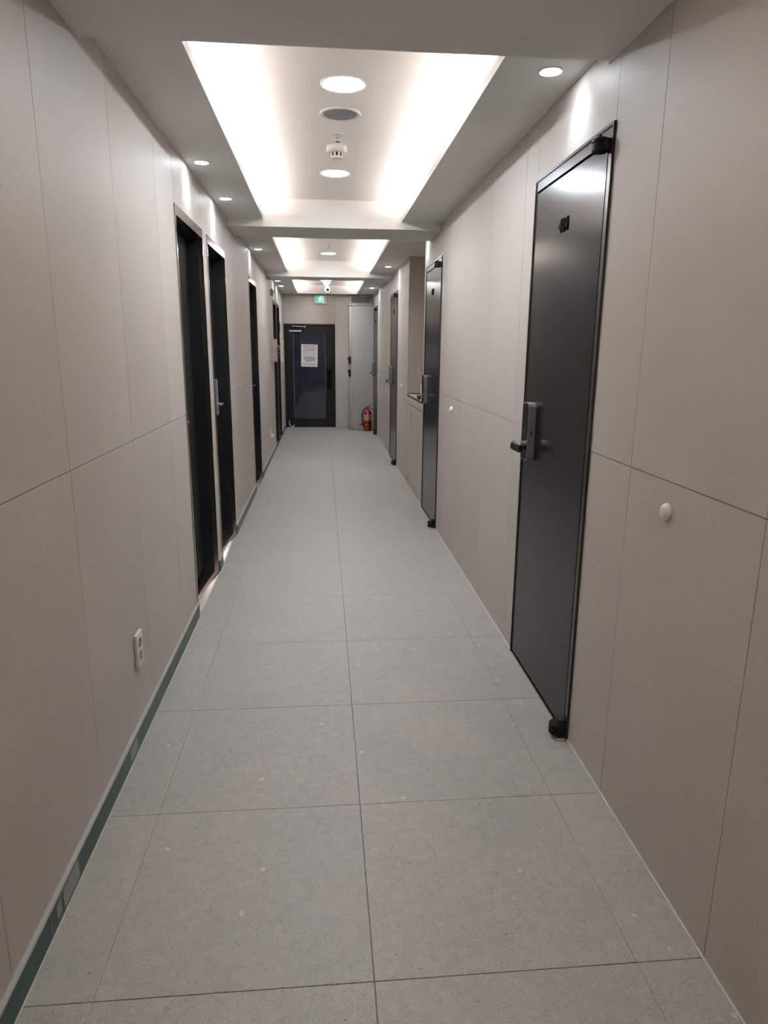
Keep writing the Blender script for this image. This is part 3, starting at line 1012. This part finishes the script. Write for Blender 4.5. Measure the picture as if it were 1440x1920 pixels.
side_spots = [
    (-0.674, 3.688, 'small round downlight above the nearest left door'),
    (-0.670, 4.516, 'small round downlight above the second left door'),
    (-0.674, 6.688, 'small round downlight above the lone middle left door'),
    (-0.690, 9.712, 'small round downlight just past the last beam on the left, nearer of the two'),
    (-0.690, 10.479, 'small round downlight just past the last beam on the left, farther of the two'),
    (0.651, 2.415, 'small round downlight above the door numbered 404'),
    (0.670, 5.77, 'small round downlight above the second right door'),
    (0.632, 7.861, 'small round downlight on the right beyond the niche'),
    (0.643, 10.587, 'small round downlight above the farthest right door'),
]
for sx, sy, lab in side_spots:
    dl = downlight('side_downlight', (sx, sy, ZS), 0.039, 0.029, 'lens_s', lab, 'small downlights along the side ceilings')
    ld = bpy.data.lights.new('spot_bulb', 'SPOT')
    ld.energy = SPOT_W
    ld.color = (0.74, 0.88, 1.0)
    ld.spot_size = math.radians(84)
    ld.spot_blend = 1.0
    ld.shadow_soft_size = 0.012
    lo = bpy.data.objects.new('spot_bulb', ld)
    COL.objects.link(lo)
    lo.parent = dl
    lo.location = (0, 0, -0.016)
    lo.rotation_euler = (0, math.radians(32) * (1 if sx < 0 else -1), 0)
for cx_, cy_, lab in ((-0.003, 3.0, 'large round ceiling light nearest in the first lit cove'),
                      (-0.010, 4.41, 'large round ceiling light beyond the smoke detector in the first cove'),
                      (-0.022, 7.94, 'large round ceiling light in the middle cove'),
                      (-0.030, 11.0, 'large round ceiling light beside the white security camera')):
    downlight('cove_downlight', (cx_, cy_, ZU), 0.092, 0.075, 'lens_c', lab, 'large lights in the ceiling coves')

s = empty('ceiling_speaker', (-0.005, 3.35, ZU))
tag(s, 'round grey ceiling speaker beside the nearest large light', 'speaker')
MB().lathe([(0.092, -0.0003), (0.092, -0.004), (0.088, -0.007), (0.076, -0.005), (0.074, -0.0003)], (0, 0, 0), 'Z', 40).build('speaker_rim', 'white', s)
MB().lathe([(0.0735, -0.0003), (0.0735, -0.0045), (0.072, -0.006), (0.04, -0.008), (0, -0.0085), ], (0, 0, 0), 'Z', 36).build('speaker_grille', 'grille', s)

def sprinkler(loc, label):
    o = empty('sprinkler', loc)
    tag(o, label, 'sprinkler', 'ceiling sprinklers')
    MB().lathe([(0.033, -0.0003), (0.033, -0.002), (0.028, -0.004), (0.010, -0.004), (0.009, -0.0003)], (0, 0, 0), 'Z', 28).build('escutcheon', 'white', o)
    m1 = MB().cyl((0, 0, -0.016), 'Z', 0.0065, 0.016, 12)
    m1.tube([(0.008, 0, -0.012), (0.011, 0, -0.022), (0.004, 0, -0.032)], 0.0018, 6).tube([(-0.008, 0, -0.012), (-0.011, 0, -0.022), (-0.004, 0, -0.032)], 0.0018, 6)
    m1.build('sprinkler_head', 'chrome', o)
    MB().cyl((0, 0, -0.034), 'Z', 0.013, 0.0018, 16).build('deflector', 'chrome', o)
sprinkler((-0.010, 3.65, ZU), 'small fire sprinkler between the speaker and the smoke detector')
sprinkler((-0.019, 7.26, ZU), 'small fire sprinkler beside the light in the middle cove')

s = empty('smoke_detector', (-0.011, 3.86, ZU))
tag(s, 'white smoke detector on the raised ceiling of the first cove', 'smoke detector')
MB().lathe([(0, -0.0003), (0.052, -0.0003), (0.053, -0.004), (0.053, -0.020), (0.047, -0.029), (0.030, -0.031), (0, -0.031)], (0, 0, 0), 'Z', 36).build('detector_base', 'white', s)
MB().lathe([(0, -0.0312), (0.027, -0.0312), (0.027, -0.048), (0, -0.048)], (0, 0, 0), 'Z', 28).build('sensor_chamber', 'black', s)
hd = MB().lathe([(0, -0.0482), (0.030, -0.0482), (0.030, -0.054), (0.026, -0.058), (0.022, -0.058), (0, -0.0585)], (0, 0, 0), 'Z', 28).build('detector_cap', 'white', s)
for q in range(8):
    a_ = q * math.pi / 4 + math.pi / 8
    MB().box(-0.0055, 0.0055, 0.0272, 0.0300, -0.0481, -0.0313).build('cap_rib', 'white', s).rotation_euler = (0, 0, a_)

# ---------------------------------------------------------------- camera in the last cove
c = empty('security_camera', (-0.020, 11.24, ZU))
tag(c, 'white security camera hanging from the ceiling of the last cove', 'camera')
MB().lathe([(0, -0.0003), (0.066, -0.0003), (0.068, -0.012), (0.064, -0.026), (0.050, -0.040), (0.030, -0.046), (0, -0.047)], (0, 0, 0), 'Z', 32).build('mount_base', 'white', c)
MB().cyl((0.0, 0, -0.080), 'Z', 0.026, 0.034, 20).build('camera_neck', 'white', c)
hd = MB().lathe([(0, 0.05), (0.030, 0.05), (0.042, 0.035), (0.045, 0.0), (0.045, -0.055), (0.042, -0.062), (0.030, -0.062), (0, -0.062)], (0.006, 0, -0.118), 'Y', 28).build('camera_head', 'white', c)
MB().lathe([(0, -0.0622), (0.027, -0.0622), (0.026, -0.067), (0.018, -0.069), (0, -0.070)], (0.012, 0, -0.122), 'Y', 24).build('camera_lens', 'black_gloss', hd)
